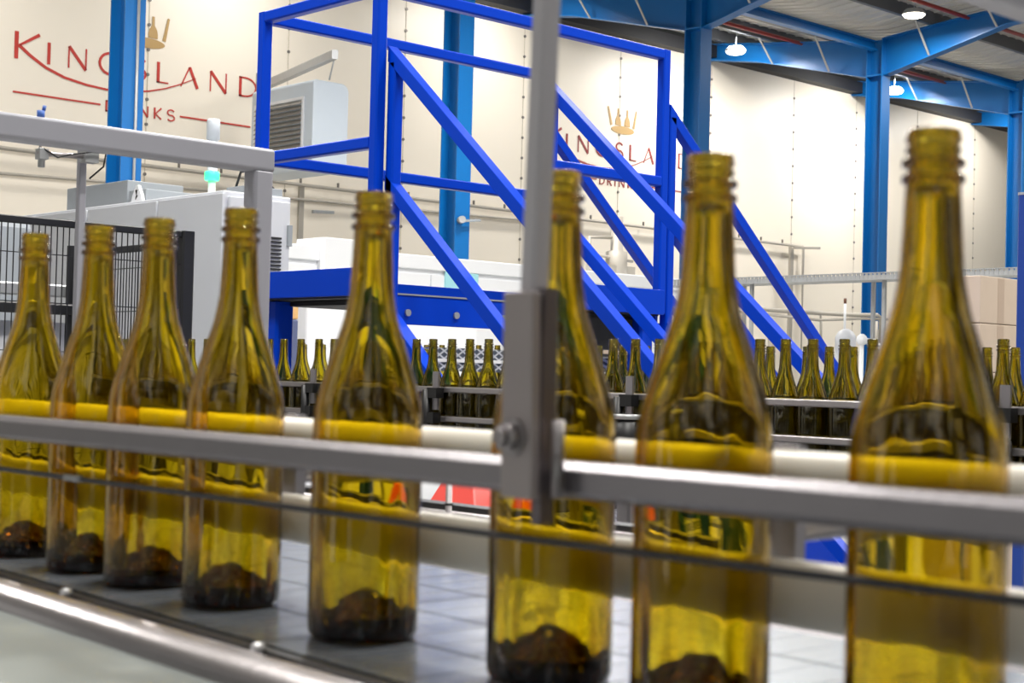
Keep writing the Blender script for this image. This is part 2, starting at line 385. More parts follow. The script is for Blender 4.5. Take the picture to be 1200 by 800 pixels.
for px, hi, lb in ((361, 217, 'short grey upright bracket on the back wall behind the fourth large bottle'),):
    a = P(px, hi, 'y', 19.8); b = P(px, 300, 'y', 19.8)
    t = thing('wall_bracket', (b.x, b.y, FL), lb, 'bracket'); MB().box(a.x-.05, a.x+.04, 19.95, 19.99, FL, a.z).build('upright', MATS['grey_pipe'], t)
    MB().bar((a.x+.1, 19.8, a.z-.4), (a.x+.5, 19.8, a.z-.38), .05).build('arm', M_GALV, t)
# pressure gauge on the second column
a = P(542, 257, 'y', 15.7)
t = thing('column_sensor', (a.x, a.y, a.z), 'small grey sensor on an arm fixed to the second blue column', 'sensor')
MB().tube([a, (a.x+.06, 15.83, a.z)], .05, 10).build('body', M_GALV, t)
MB().bar((a.x, 15.74, a.z-.02), (a.x+.35, 15.74, a.z+.02), .035).build('arm', M_MGREY, t)

# ------------------------------------------------------------------ fan unit hung from a bracket
t = thing('fan_heater', (12.4, 17.9, 2.7), 'white rounded wall fan unit with grey louvres behind the blue platform', 'fan unit')
x0, x1, y0, y1, z0, z1 = 12.35, 12.95, 17.3, 18.8, 2.72, 3.96
r = .12; prof = []
for cx, cz, a0 in ((x1-r, z1-r, 90), (x1-r, z0+r, 0), (x0+r*.5, z0+r*.5, -90), (x0+r*.5, z1-r*.5, 180)):
    rr = r if cx > x0+.2 else r*.5
    for k in range(6):
        a = math.radians(a0-k*18); prof.append((cx+rr*math.cos(a), y0, cz+rr*math.sin(a)))
MB().prism(prof, (0, y1-y0, 0), True).build('casing', mat('fan_white', (206, 216, 226), .45), t, bevel=.02)
fr = MB()
for (a, b, c, d) in ((17.5, 18.7, 3.70, 3.74), (17.5, 18.7, 2.93, 2.97), (17.5, 17.54, 2.97, 3.70), (18.66, 18.7, 2.97, 3.70)): fr.box(12.325, 12.352, a, b, c, d)
lf = fr.build('louvre_frame', M_WHITE, t)
sl = MB()
for k in range(11):
    z = 2.98+k*.0655
    sl.prism([(12.30, 17.54, z), (12.347, 17.54, z+.05), (12.347, 17.54, z+.058), (12.30, 17.54, z+.008)], (0, 1.12, 0))
sl.build('louvre_slats', M_LOUVRE, t)
t = thing('cantilever_bracket', (12.5, 19.9, 4.2), 'grey steel arm reaching from the wall to hold the fan unit', 'bracket')
MB().bar((13.3, 19.98, 4.3), (12.62, 17.2, 4.32), .09, .13).build('arm', M_GALV, t)
MB().box(13.2, 13.4, 19.95, 20.0, 4.05, 4.5).build('wall_plate', M_GALV, t)
MB().tube([(12.63, 17.24, 4.24), (12.65, 17.32, 4.1), (12.65, 17.36, 3.99)], .012, 6).build('hanging_cable', M_GALV, t)

# ------------------------------------------------------------------ long white machine housing
t = thing('machine_housing', (12, 13.4, FL), 'long white machine housing with panel joints, behind the blue platform', 'machine')
a = P(345, 290, 'y', 13).x; b = P(828, 330, 'y', 13).x
MB().box(a-1.5, b, 13.02, 15.0, FL, 1.12).build('body', M_WHITE, t)
MB().box(a-1.5, b+.03, 12.97, 15.03, 1.12, 1.27).build('top_trim', M_WHITE, t, bevel=.01)
k = 0
x = a-1.2
while x < b-.2:
    MB().box(x+.015, min(x+1.5, b)-.015, 12.995, 13.02, -1.0, 1.07).build('panel', M_WHITE, t, bevel=.004); x += 1.5
q = P(522, 318, 'y', 12.98); q2 = P(560, 338, 'y', 12.98)
MB().box(q.x, q2.x, 12.975, 12.995, q2.z-.02, q.z).build('viewing_window', M_CYAN, t)
MB().box(P(380, 300, 'y', 12.9).x, P(447, 300, 'y', 12.9).x, 12.9, 13.4, 1.02, 1.36).build('junction_box', M_WHITE, t, bevel=.01)
# small plant silhouettes on top of the housing
a = P(722, 315, 'y', 13.6)
t = thing('valve_stack', (a.x, 13.6, 1.272), 'greyish valve and pipe cluster standing on the white housing, right of the post', 'valve')
MB().tube([(a.x, 13.6, 1.272), (a.x, 13.6, 1.6), (a.x, 13.6, 1.62), (a.x, 13.6, 2.05)], [.14, .14, .08, .08], 16).build('body', MATS['grey_pipe'], t)
MB().tube([(a.x-.5, 13.6, 1.272), (a.x-.5, 13.6, 1.75), (a.x-.1, 13.6, 1.78)], .025, 8).build('pipe', MATS['grey_pipe'], t)
MB().tube([(a.x-.5, 13.6, 1.55), (a.x+.3, 13.6, 1.5)], .02, 8).build('pipe', MATS['grey_pipe'], t)
MB().box(a.x-.35, a.x+.25, 13.5, 13.8, 1.272, 1.42).build('base', MATS['grey_pipe'], t)

# ------------------------------------------------------------------ light grey cabinet on the left with things on its roof
t = thing('control_cabinet', (5.2, 8.5, FL), 'large light grey machine cabinet behind the black mesh fence', 'cabinet')
xr = P(341, 240, 'y', 7.35).x
MB().box(4.68, xr+.02, 7.38, 10.0, FL, .983).build('body', M_LGREY, t, bevel=.008)
for ya, yb in ((7.36, 8.05), (8.07, 8.9), (8.92, 9.98)):
    MB().box(4.662, 4.682, ya, yb, -1.05, .965).build('side_panel', M_LGREY, t, bevel=.004)
d = MB().box(4.71, xr, 7.355, 7.385, -1.05, .95).build('door', M_LGREY, t, bevel=.004)
ln = MB()
for k in range(14): ln.box(xr-.15, xr-.06, 7.345, 7.357, .45+k*.022, .46+k*.022)
ln.build('vent', M_DARK, d)
MB().box(xr-.02, xr+.005, 7.335, 7.357, .2, .35).build('hinge', M_MGREY, d)
MB().box(xr-.02, xr+.005, 7.335, 7.357, .7, .82).build('hinge', M_MGREY, d)
t = thing('junction_box', (5.0, 8.95, .983), 'flat grey box lying on the cabinet roof behind the leftmost column', 'box')
MB().box(4.85, 5.25, 8.75, 9.55, .983, 1.16).build('body', M_MGREY, t, bevel=.006)
MB().box(4.85, 5.2, 8.52, 8.73, .983, 1.09).build('side_body', M_MGREY, t, bevel=.006)
q = P(162, 225, 'x', 4.78)
t = thing('warning_plate', (4.78, q.y, .983), 'small white triangular warning plate on the cabinet roof', 'sign')
MB().prism([(4.77, q.y-.07, .983), (4.77, q.y+.07, .983), (4.77, q.y+.055, 1.035), (4.77, q.y+.01, 1.10), (4.77, q.y-.01, 1.10), (4.77, q.y-.055, 1.035)], (.02, 0, 0)).build('plate', M_WHITE, t)
bl = MB(); bl.prism([(4.766, q.y-.008, 1.07), (4.766, q.y+.014, 1.07), (4.766, q.y-.001, 1.045), (4.766, q.y+.012, 1.01), (4.766, q.y-.015, 1.035), (4.766, q.y+.001, 1.038)], (.004, 0, 0)); bl.build('bolt_symbol', M_BLACK, t)
by = P(248, 222, 'x', 4.95).y
t = thing('signal_beacon', (4.95, by, .983), 'slim signal beacon with green light and pale cap on the cabinet roof', 'beacon')
MB().lathe([(.05, 0), (.05, .02), (.022, .03), (.022, .12)], (4.95, by, .983), 16).build('base', M_WHITE, t)
MB().lathe([(.04, .12), (.045, .13), (.045, .165), (.04, .175)], (4.95, by, .983), 16).build('green_lens', M_GREENL, t)
MB().lathe([(.04, .175), (.03, .18), (.03, .36), (.04, .365), (.04, .47), (.034, .485), (0, .49)], (4.95, by, .983), 16).build('pale_lens', M_LENS, t)
t = thing('cable_gland_box', (4.95, 7.55, .983), 'small dark grey box with a cable at the cabinet roof corner', 'box')
MB().box(4.85, 5.1, 7.42, 7.62, .983, 1.03).build('body', M_MGREY, t, bevel=.004)
MB().tube([(4.9, 7.6, 1.03), (4.9, 7.55, 1.12), (4.95, 7.48, 1.13), (5.05, 7.44, 1.03)], .008, 6).build('cable', M_BLACK, t)

# ------------------------------------------------------------------ black mesh fence panels
def fence_x(xa, xb, y, zt, zb, label, step=.027, postr=True):
    t = thing('mesh_fence_panel', ((xa+xb)/2, y, FL), label, 'fence', 'black mesh safety fence')
    MB().bar((xa, y, zt-.015), (xb, y, zt-.015), .03, .03).build('top_rail', M_BLACKPT, t)
    MB().bar((xa, y, zb+.015), (xb, y, zb+.015), .03, .03).build('bottom_rail', M_BLACKPT, t)
    if postr: MB().bar((xb+.02, y, FL), (xb+.02, y, zt), .06, .06, (0, 1, 0)).build('post', M_BLACKPT, t)
    MB().bar((xa, y, FL), (xa, y, zt), .04, .04, (0, 1, 0)).build('post', M_BLACKPT, t)
    m = MB(); x = xa+.03
    while x < xb: m.box(x-.002, x+.002, y-.002, y+.002, zb, zt-.02); x += step
    z = zb+.1
    while z < zt-.05: m.box(xa, xb, y-.004, y-.0, z-.002, z+.002); z += .2
    m.build('wire_mesh', M_BLACKPT, t)
fence_x(1.9, 3.60, 6.0, .597, -1.05, 'black wire mesh fence panel nearest, with a thick post right of the third large bottle')
# panels further back running away
def fence_y(x, ya, yb, zt, zb, label):
    t = thing('mesh_fence_panel', (x, (ya+yb)/2, FL), label, 'fence', 'black mesh safety fence')
    for z in (zt-.02, zb+.02): MB().bar((x, ya, z), (x, yb, z), .03, .03).build('rail', M_BLACKPT, t)
    for y in (ya, yb): MB().bar((x, y, FL), (x, y, zt), .05, .05, (0, 1, 0)).build('post', M_BLACKPT, t)
    m = MB(); y = ya+.03
    while y < yb: m.box(x-.002, x+.002, y-.002, y+.002, zb, zt-.02); y += .027
    z = zb+.1
    while z < zt-.05: m.box(x-.004, x, ya, yb, z-.002, z+.002); z += .2
    m.build('wire_mesh', M_BLACKPT, t)
fence_y(3.62, 6.08, 6.8, .56, -1.05, 'black mesh fence panel running away behind the second and third large bottles')
# machine seen through the fence
t = thing('transfer_machine', (3.3, 8.0, FL), 'pale grey machine with black beams seen through the mesh fence at left', 'machine')
q0 = P(0, 345, 'y', 7.0); q1 = P(92, 350, 'y', 7.0)
MB().box(q0.x-1, q1.x, 7.0, 7.5, FL, q0.z-.12).build('body', M_LGREY, t)
MB().bar((q0.x-1, 6.97, q0.z+.03), (q1.x, 6.97, q0.z+.03), .08, .06).build('guide_bar', M_GALV, t)
MB().bar((q0.x-1, 6.9, q0.z-.06), (q1.x, 6.9, q0.z-.06), .06, .05).build('black_beam', M_BLACKPT, t)
q = P(82, 360, 'y', 6.9)
MB().bar((q.x, 6.9, FL), (q.x, 6.9, P(84, 288, 'y', 6.9).z), .035, .035, (0, 1, 0)).build('black_upright', M_BLACKPT, t)
qa = P(22, 300, 'y', 8.5)
MB().box(qa.x-1.4, qa.x, 8.3, 8.7, FL, P(20, 258, 'y', 8.5).z).build('side_hood', M_MGREY, t, bevel=.06)

# ------------------------------------------------------------------ grey gantry frame and sensor post
t = thing('grey_gantry', (1.98, 3.0, FL), 'grey square tube machine frame crossing the top left', 'frame')
gz = .476; W = .052
MB().bar((-.6, 3.0, gz), (2.021, 3.0, gz), W, W+.002).build('top_beam', M_GREYPAINT, t, bevel=.003)
MB().bar((1.995, 3.0, FL), (1.995, 3.0, gz-.026), W, W, (0, 1, 0)).build('leg', M_GREYPAINT, t, bevel=.003)
MB().bar((-.57, 3.0, FL), (-.57, 3.0, gz-.026), W, W, (0, 1, 0)).build('leg', M_GREYPAINT, t, bevel=.003)
for x in (1.995, -.57): MB().box(x-.06, x+.06, 2.94, 3.06, FL, FL+.01).build('foot_plate', M_GREYPAINT, t)
q = P(48, 130, 'y', 3.0)
t = thing('blue_fitting', (q.x, 3.0, gz+.027), 'tiny blue hose fitting on top of the grey beam', 'fitting')
MB().tube([(q.x, 3.0, gz+.027), (q.x, 3.0, gz+.043)], .008, 10).build('body', mat('blue_plastic', (70, 110, 190)), t)
MB().tube([(q.x+.006, 3.0, gz+.044), (q.x+.008, 3.0, gz+.054)], .004, 8).build('nozzle', MATS['blue_plastic'], t)
q = P(96, 190, 'y', 3.4)
t = thing('sensor_post', (q.x, 3.4, FL), 'slim grey upright with a clamped sensor rod under the grey beam', 'post')
MB().bar((q.x, 3.4, FL), (q.x, 3.4, q.z+.03), .018, .018, (0, 1, 0)).build('post', M_GREYPAINT, t)
l = P(44, 180, 'y', 3.37)
MB().tube([(l.x, 3.37, l.z), (q.x+.015, 3.37, q.z+.012)], .006, 10).build('rod', M_STEEL, t)
MB().tube([(l.x+.01, 3.37, l.z+.014), (l.x+.01, 3.37, l.z-.03)], .008, 10).build('sensor', M_GALV, t)
MB().box(l.x, l.x+.022, 3.358, 3.382, l.z-.012, l.z+.012).build('clamp', M_GALV, t)
MB().box(q.x-.014, q.x+.02, 3.355, 3.385, q.z-.004, q.z+.026).build('clamp', M_GALV, t)
MB().tube([(l.x+.01, 3.36, l.z+.012), (l.x+.04, 3.35, l.z-.006), (l.x+.07, 3.35, l.z+.004), (q.x, 3.35, q.z+.02), (q.x+.035, 3.35, q.z+.02), (q.x+.035, 3.36, q.z-.01), (q.x+.01, 3.38, q.z-.04)], .0022, 6).build('cable', M_BLACK, t)

# ------------------------------------------------------------------ blue crossover platform with two stair flights
X0, X1, Y0, Y1 = 3.527, 5.107, 4.535, 5.285; ZT = 1.44; DK = .283; TB = .045
SL = .86
t = thing('crossover_platform', ((X0+X1)/2, (Y0+Y1)/2, FL), 'bright blue steel crossover platform with handrails and two stair flights', 'stairs')
def bl(name, a, b, w=TB, h=None, up=(0, 0, 1)): return MB().bar(a, b, w, h, up).build(name, M_STAIR, t, bevel=.002)
for x, y in ((X0, Y0), (X0, Y1), (X1, Y0), (X1, Y1)):
    bl('rail_post', (x, y, DK), (x, y, ZT), TB, TB, (0, 1, 0))
h = TB/2
bl('top_rail', (X0, Y0+h, ZT-h), (X0, Y1-h, ZT-h)); bl('top_rail', (X0+h, Y1, ZT-h), (X1-h, Y1, ZT-h)); bl('top_rail', (X0+h, Y0, ZT-h), (X1-h, Y0, ZT-h))
bl('mid_rail', (X0, Y0+h, .845), (X0, Y1-h, .845)); bl('mid_rail', (X0+h, Y1, .845), (X1-h, Y1, .845))
XA, XB = 3.573, 4.38                          # flight A between these, going towards -Y
YA, YB = Y0, Y1                               # flight B between these, going towards +X
bl('mid_rail', (XB+h, Y0, .86), (X1-h, Y0, .86))
bl('toe_board', (X0-.02, Y0, .332), (X0-.02, Y1, .332), .012, .105); bl('toe_board', (X0, Y1+.02, .332), (X1, Y1+.02, .332), .012, .105)
bl('toe_board', (XB, Y0-.025, .332), (X1, Y0-.025, .332), .012, .108)
for (a, b) in (((X0, Y0+.03, .2), (X1, Y0+.03, .2)), ((X0+.1, Y1-.03, .2), (X1, Y1-.03, .2)), ((X0+.03, Y0, .2), (X0+.03, Y1, .2)), ((X1-.03, Y0, .2), (X1-.03, Y1, .2))):
    pass
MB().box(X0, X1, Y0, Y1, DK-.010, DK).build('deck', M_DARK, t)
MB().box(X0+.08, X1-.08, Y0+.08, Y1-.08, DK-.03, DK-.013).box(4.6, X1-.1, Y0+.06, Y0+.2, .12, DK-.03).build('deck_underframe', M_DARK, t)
hp = MB().box(XA-.02, XB+.03, Y0-.03, Y0-.018, .178, DK+.004).build('hanger_plate', M_STAIR, t, bevel=.002)
MB().box(XA-.02, XB+.03, Y0-.034, Y0+.01, DK+.004, DK+.010).build('deck_edge', M_GALV, t)
for px in (478, 535, 591, 640):
    q = P(px, 367, 'y', Y0-.035)
    MB().tube([(q.x, Y0-.04, .222), (q.x, Y0-.03, .222)], .013, 12).build('bolt', M_GALV, hp)
for x, y in ((X0+.06, Y1-.07), (X0+.06, Y0+.1), (X1-.05, Y0+.06), (X1-.05, Y1-.06)):
    MB().bar((x, y, FL), (x, y, DK-.012), .085, .085, (0, 1, 0)).build('platform_leg', M_STAIR, t, bevel=.003)
MB().box(X1-.02, X1-.005, Y0, Y0+.2, .17, .28).build('gusset', M_STAIR, t)
# flight A (towards the viewer's right)
LA = 1.62
def pa(x, z0, s): return (x, Y0-.045+.03-s-(.0 if s else 0), z0-SL*s)
def railA(x, z0):
    q = Vector(pa(x, z0, .0)); e = Vector(pa(x, z0, LA)); hh = TB/2/math.cos(math.atan(SL)); q.y = Y0-.0225; q.z = z0
    return MB().prism([q+Vector((-TB/2, 0, -hh)), q+Vector((TB/2, 0, -hh)), q+Vector((TB/2, 0, hh)), q+Vector((-TB/2, 0, hh))], e-q)
def railB(y, z0):
    q = Vector((X1+.0275, y, z0)); e = Vector(pb(y, z0, LA)); hh = TB/2/math.cos(math.atan(SL))
    return MB().prism([q+Vector((0, -TB/2, -hh)), q+Vector((0, TB/2, -hh)), q+Vector((0, TB/2, hh)), q+Vector((0, -TB/2, hh))], e-q)
def pb(y, z0, s): return (X1+.03+s, y, z0-SL*s)
for x in (XA, XB):
    bl('newel_post', (x, Y0-.045, DK-.1), (x, Y0-.045, 1.14), TB, TB, (0, 1, 0))
    railA(x, 1.175).build('hand_rail', M_STAIR, t, bevel=.002)
    railA(x, .70).build('mid_rail', M_STAIR, t, bevel=.002)
    MB().prism([(x-.03 if x < 4 else x-.03, Y0-.03, .245), (x-.03, Y0-.03-(1.481/SL), FL), (x-.03, Y0-.03-(1.481/SL)+.30, FL), (x-.03, Y0-.03, -.0)], (.06, 0, 0)).build('stringer', M_STAIR, t, bevel=.003)
    q = pa(x, .70, LA-.05); MB().bar((x, q[1], q[2]-.5), (x, q[1], q[2]+.46), TB, TB, (0, 1, 0)).build('newel_post', M_STAIR, t)
for k in range(1, 8):
    z = DK-k*.19; y = Y0-.03-k*.221
    MB().box(XA+.035, XB-.035, y, y+.25, z-.004, z).box(XA+.035, XB-.035, y, y+.004, z-.085, z-.004).build('tread', M_TREAD, t)
    MB().box(XA+.035, XB-.035, y-.006, y, z-.052, z-.040).build('nosing', mat('white_edge_strip', (240, 240, 240), .35), t)
# flight B (away to the right)
for y in (YA, YB):
    bl('newel_post', (X1+.05, y, DK-.1), (X1+.05, y, 1.15), TB, TB, (0, 1, 0))
    railB(y, 1.175).build('hand_rail', M_STAIR, t, bevel=.002)
    railB(y, .70).build('mid_rail', M_STAIR, t, bevel=.002)
    MB().prism([(X1+.03, y-.03, .245), (X1+.03+(1.481/SL), y-.03, FL), (X1+.03+(1.481/SL)-.30, y-.03, FL), (X1+.03, y-.03, -.0)], (0, .06, 0)).build('stringer', M_STAIR, t, bevel=.003)
    q = pb(y, .70, LA-.05); MB().bar((q[0], y, q[2]-.5), (q[0], y, q[2]+.46), TB, TB, (0, 1, 0)).build('newel_post', M_STAIR, t)
for k in range(1, 8):
    z = DK-k*.19; x = X1+.03+k*.221
    MB().box(x-.25, x, YA+.035, YB-.035, z-.004, z).box(x-.004, x, YA+.035, YB-.035, z-.05, z-.004).build('tread', M_TREAD, t)
    MB().box(x, x+.006, YA+.035, YB-.035, z-.012, z+.001).build('nosing', M_GALV, t)

# ------------------------------------------------------------------ things behind and under the platform
t = thing('case_packer', (7.2, 9.0, FL), 'white machine block seen under the blue platform beam', 'machine')
qa, qb = P(358, 352, 'y', 9), P(560, 400, 'y', 9)
MB().box(qa.x+.02, qb.x, 9.0, 9.8, FL, qa.z+.15).build('body', M_WHITE, t, bevel=.02)
MB().box(qa.x+.6, qa.x+1.1, 8.98, 9.02, -.9, qa.z-.1).build('door', M_WHITE, t, bevel=.005)
t = thing('pallet_stack', (6.0, 8.7, FL), 'stack of orange and grey-blue goods behind the blue platform leg', 'stack')
qa, qb = P(340, 352, 'y', 8.5), P(358, 395, 'y', 8.5)
MB().box(qa.x-.6, qb.x-.06, 8.5, 8.9, P(345, 374, 'y', 8.5).z, qa.z+.02).build('upper_goods', M_BEIGE, t, bevel=.01)
MB().box(qa.x-.6, qb.x-.06, 8.5, 8.9, FL, P(345, 374.3, 'y', 8.5).z).build('lower_goods', mat('grey_blue_goods', (92, 100, 135), .6), t, bevel=.01)
t = thing('carton_stack', (6.9, 7.4, FL), 'low stack of pale cartons on a dark pallet under the platform', 'cartons')
qa, qb = P(690, 393, 'y', 7.2), P(736, 416, 'y', 7.2)
MB().box(qa.x-.3, qa.x+.14, 7.2, 7.6, qb.z, qa.z).build('carton', M_CARD, t, bevel=.005)
MB().box(qa.x+.145, qb.x+.12, 7.2, 7.6, qb.z, qa.z).build('carton', M_CARD, t, bevel=.005)
MB().box(qa.x-.5, qb.x+.3, 7.15, 7.7, qb.z-.12, qb.z).build('pallet', M_DARK, t)
MB().box(qa.x-.4, qb.x+.2, 7.2, 7.6, FL, qb.z-.13).build('stand', M_DARK, t)

# cable tray at the right
t = thing('cable_tray', (12, 8, .72), 'long grey perforated cable tray crossing before the forked blue column', 'cable tray')
yl, yr = 10.6, 5.2; zt = P(1000, 320, 'x', 12).z; zb = P(1000, 328.5, 'x', 12).z
m = MB(); m.box(11.985, 12.0, yr, yl, zt-.008, zt); m.box(12.0, 12.3, yr, yl, zb, zb+.004); m.box(12.285, 12.3, yr, yl, zb, zt); m.box(11.985, 12.0, yr, yl, zb, zb+.008)
m.build('tray', M_GALV, t)
m = MB(); y = yr
while y < yl: m.box(11.99, 11.998, y, y+.03, zb+.008, zt-.008); y += .045
m.build('side_bars', M_GALV, t)
for px in (885, 1040):
    q = P(px, 340, 'x', 12.15)
    MB().bar((12.1, q.y, FL), (12.1, q.y, zb), .035, .035, (0, 1, 0)).build('support_leg', M_GALV, t)
    MB().bar((12.3, q.y+.25, FL), (12.3, q.y+.25, zb), .035, .035, (0, 1, 0)).build('support_leg', M_GALV, t)
# process pipes
t = thing('process_pipework', (12.6, 9, FL), 'thin grey process pipes running low behind the blue stairs at right', 'pipes')
def pl(name, pts, r, y=9.0, m=None): return MB().tube([P(a, b, 'y', y) for a, b in pts], r, 8).build(name, m or MATS['grey_pipe'], t)
pl('pipe', [(858, 356), (900, 363), (960, 367), (1000, 369), (1028, 369), (1032, 372), (1032, 420)], .02)
pl('pipe', [(860, 364), (960, 375), (1012, 373), (1040, 374)], .014)
pl('pipe', [(962, 369), (962, 400)], .012)
pl('pipe', [(1025, 376), (1025, 420)], .035)
for px in (905, 1032):
    q = P(px, 400, 'y', 9.02); MB().box(q.x-.03, q.x+.03, 9.0, 9.05, FL, q.z+.12).build('stand', MATS['grey_pipe'], t)
q = P(991, 396, 'y', 8.7)
t = thing('domed_tank', (q.x, 8.7, FL), 'small pale domed tank with thin antenna behind the far bottles', 'tank')
MB().lathe([(.1, FL-q.z), (.1, .03), (.095, .05), (.07, .09), (.03, .115), (0, .12)], (q.x, 8.7, q.z-.03), 20).build('vessel', M_LGREY, t)
MB().tube([(q.x-.02, 8.7, q.z+.05), (q.x-.02, 8.7, q.z+.33)], .012, 8).build('antenna', M_WHITE, t)
MB().tube([(q.x-.02, 8.7, q.z+.33), (q.x-.02, 8.7, q.z+.38)], .014, 8).build('antenna_tip', mat('brown_tip', (110, 70, 50)), t)
for k, (px, py, r_) in enumerate(((1010, 398, .055), (1024, 404, .05))):
    q = P(px, py, 'y', 8.4)
    tt = thing('white_valve', (q.x, 8.4, FL), ['round white valve head right of the domed tank', 'second round white valve head, next to the right blue pipe'][k], 'valve', 'white valve heads')
    MB().lathe([(0, -r_), (r_*.7, -r_*.75), (r_, -.1*r_), (r_*.8, r_*.6), (r_*.3, r_), (0, r_)], (q.x, 8.4, q.z), 16).build('head', M_WHITE, tt)
    MB().tube([(q.x, 8.4, FL), (q.x, 8.4, q.z-r_*.9)], .02, 8).build('stem', M_WHITE, tt)
    MB().tube([(q.x, 8.4, q.z), (q.x+.09, 8.36, q.z-.02)], .03, 10).build('port', M_WHITE, tt)

# cardboard boxes at the right
YB_ = 4.0
qs = [P(1149, 325, 'y', YB_).x, P(1197, 325, 'y', YB_).x, P(1245, 325, 'y', YB_).x]
zr = [FL, -.65, -.41, -.17, .07, .31, .545]
posn = {5: 'top layer', 4: 'second layer down', 3: 'third layer down', 2: 'fourth layer down', 1: 'second layer up', 0: 'bottom layer'}
for r_ in range(6):
    for c_ in range(2):
        if r_ == 0: za, zb2 = FL, -.655
        else: za, zb2 = zr[r_]+.003, zr[r_+1]
        x0, x1 = qs[c_]+.004, qs[c_+1]-.004
        tt = thing('cardboard_box', ((x0+x1)/2, YB_+.2, za), '%s cardboard box, %s, right edge stack' % (['left', 'right'][c_], posn[r_]), 'box', 'cardboard boxes stacked at the right')
        MB().box(x0, x1, YB_, YB_+.36, za, zb2).build('carton', M_CARD, tt, bevel=.004)
        MB().box((x0+x1)/2-.03, (x0+x1)/2+.03, YB_-.0015, YB_, za+.005, zb2-.004).build('tape', M_TAPE, tt)
q = P(1199, 228, 'y', 3.6); 
t = thing('blue_machine_post', (q.x+.03, 3.6, FL), 'dark blue upright post at the right edge in front of the cardboard boxes', 'post')
MB().bar((q.x+.03, 3.6, FL), (q.x+.03, 3.6, q.z), .055, .055, (0, 1, 0)).build('post', mat('dark_blue_paint', (30, 62, 140), .4), t)
MB().bar((q.x+.03, 3.6, q.z), (q.x+.03, 3.6, q.z+.012), .06, .06, (0, 1, 0)).build('cap', M_GALV, t)

# ------------------------------------------------------------------ wine bottle
H = .300
OUT = [(0, .024), (.004, .0232), (.008, .0218), (.012, .0192), (.0155, .016), (.0185, .0125), (.021, .009), (.024, .0055), (.027, .0028), (.0300, .0008), (.0325, .0), (.0355, .0015), (.0370, .005), (.0372, .012), (.0372, .05), (.0372, .10), (.0372, .136), (.0370, .145), (.0363, .153),
       (.0350, .160), (.0331, .167), (.0309, .174), (.0285, .182), (.0259, .190), (.0232, .198), (.0206, .206), (.0183, .214), (.0165, .223), (.0149, .233), (.0143, .244), (.0137, .256), (.0132, .267), (.0130, .2735),
       (.0125, .2742), (.0146, .2744), (.0149, .2751), (.0149, .2772), (.0146, .2779), (.0122, .2781), (.0119, .2800), (.0122, .2818), (.0144, .2820), (.0149, .2827), (.0149, .2848), (.0146, .2855), (.0122, .2858), (.0119, .2884), (.0130, .2888), (.0133, .2893), (.0133, .2906), (.0130, .2911), (.0120, .2915), (.0120, .2934), (.0130, .2938), (.0133, .2943), (.0133, .2956), (.0130, .2961), (.0127, .2966), (.0127, .2984), (.0122, .2996), (.0105, .3000)]
INN = [(.0094, .2990), (.0092, .290), (.0092, .272), (.0096, .258), (.0103, .245), (.0113, .233), (.0128, .223), (.0147, .214), (.0171, .206), (.0197, .198), (.0224, .190), (.0250, .182), (.0274, .174), (.0296, .167), (.0315, .160), (.0329, .152), (.0336, .143),
       (.0338, .10), (.0338, .05), (.0338, .016), (.0325, .0095), (.0300, .0080), (.0275, .0092), (.0250, .012), (.0225, .0155), (.0195, .0195), (.0165, .0232), (.0130, .0265), (.0095, .0290), (.0060, .0306), (.003, .0314), (0, .0317)]
def bottle_mesh(n, rough):
    rnd = random.Random(7); m = MB()
    nb = len(OUT)
    def j(i, k):
        if not rough: return 0
        if i < 8: return .10*(rnd.random()-.5) if i else 0          # stippled push-up
        if 8 <= i <= 10: return .02*(k % 2)                          # knurled foot ring
        if nb+19 <= i < nb+27: return .16*(rnd.random()-.5)
        return 0
    m.lathe(OUT+INN, (0, 0, 0), n, j)
    if rough:                                # facets of the stippled push-up
        for i in list(range(0, 9))+list(range(nb+19, nb+28)):
            for k in range(n):
                if i*n+k < len(m.sm): m.sm[i*n+k] = False
    return m
def mesh_of(m, name, mt):
    o = m.build(name, mt, origin=(0, 0, 0)); me = o.data; bpy.data.objects.remove(o); return me
ME_NEAR = mesh_of(bottle_mesh(56, True), 'wine_bottle', M_GLASS)
ME_FAR = mesh_of(bottle_mesh(24, False), 'wine_bottle', M_GLASS_FAR)
def put_bottle(me, x, y, z, rz, label, group):
    o = bpy.data.objects.new('wine_bottle', me); COL.objects.link(o)
    o.location = (x, y, z+CZ); o.rotation_euler = (0, 0, rz)
    return tag(o, label, 'bottle', group)
BELT = -.1784
def bx(y): return .6487+.0324*max(0, y-.8)
near = [1.3733]
for px, py in ((118, 264), (193, 255)): near.append(P(px, py, 'x', .664).y)
near += [1.0076, .8367]+[P(a, b, 'x', .6487).y for a, b in ((657, 198), (833, 175), (1095, 150))]
names8 = ['leftmost large olive glass bottle on the near conveyor, cut by the left edge',
          'second large olive bottle from the left on the near conveyor, before the mesh fence',
          'third large olive bottle from the left, standing before the black fence post',
          'fourth large olive bottle from the left, its neck against the grey gantry leg',
          'fifth large olive bottle from the left, standing alone left of the steel post',
          'large olive bottle standing directly behind the steel post, partly hidden by it',
          'large olive bottle second from the right, just right of the blue platform posts',
          'rightmost and largest olive bottle on the near conveyor']
for i, y in enumerate(near):
    put_bottle(ME_NEAR, bx(y), y, BELT, i*1.3, names8[i], 'large olive bottles in a row on the near conveyor')

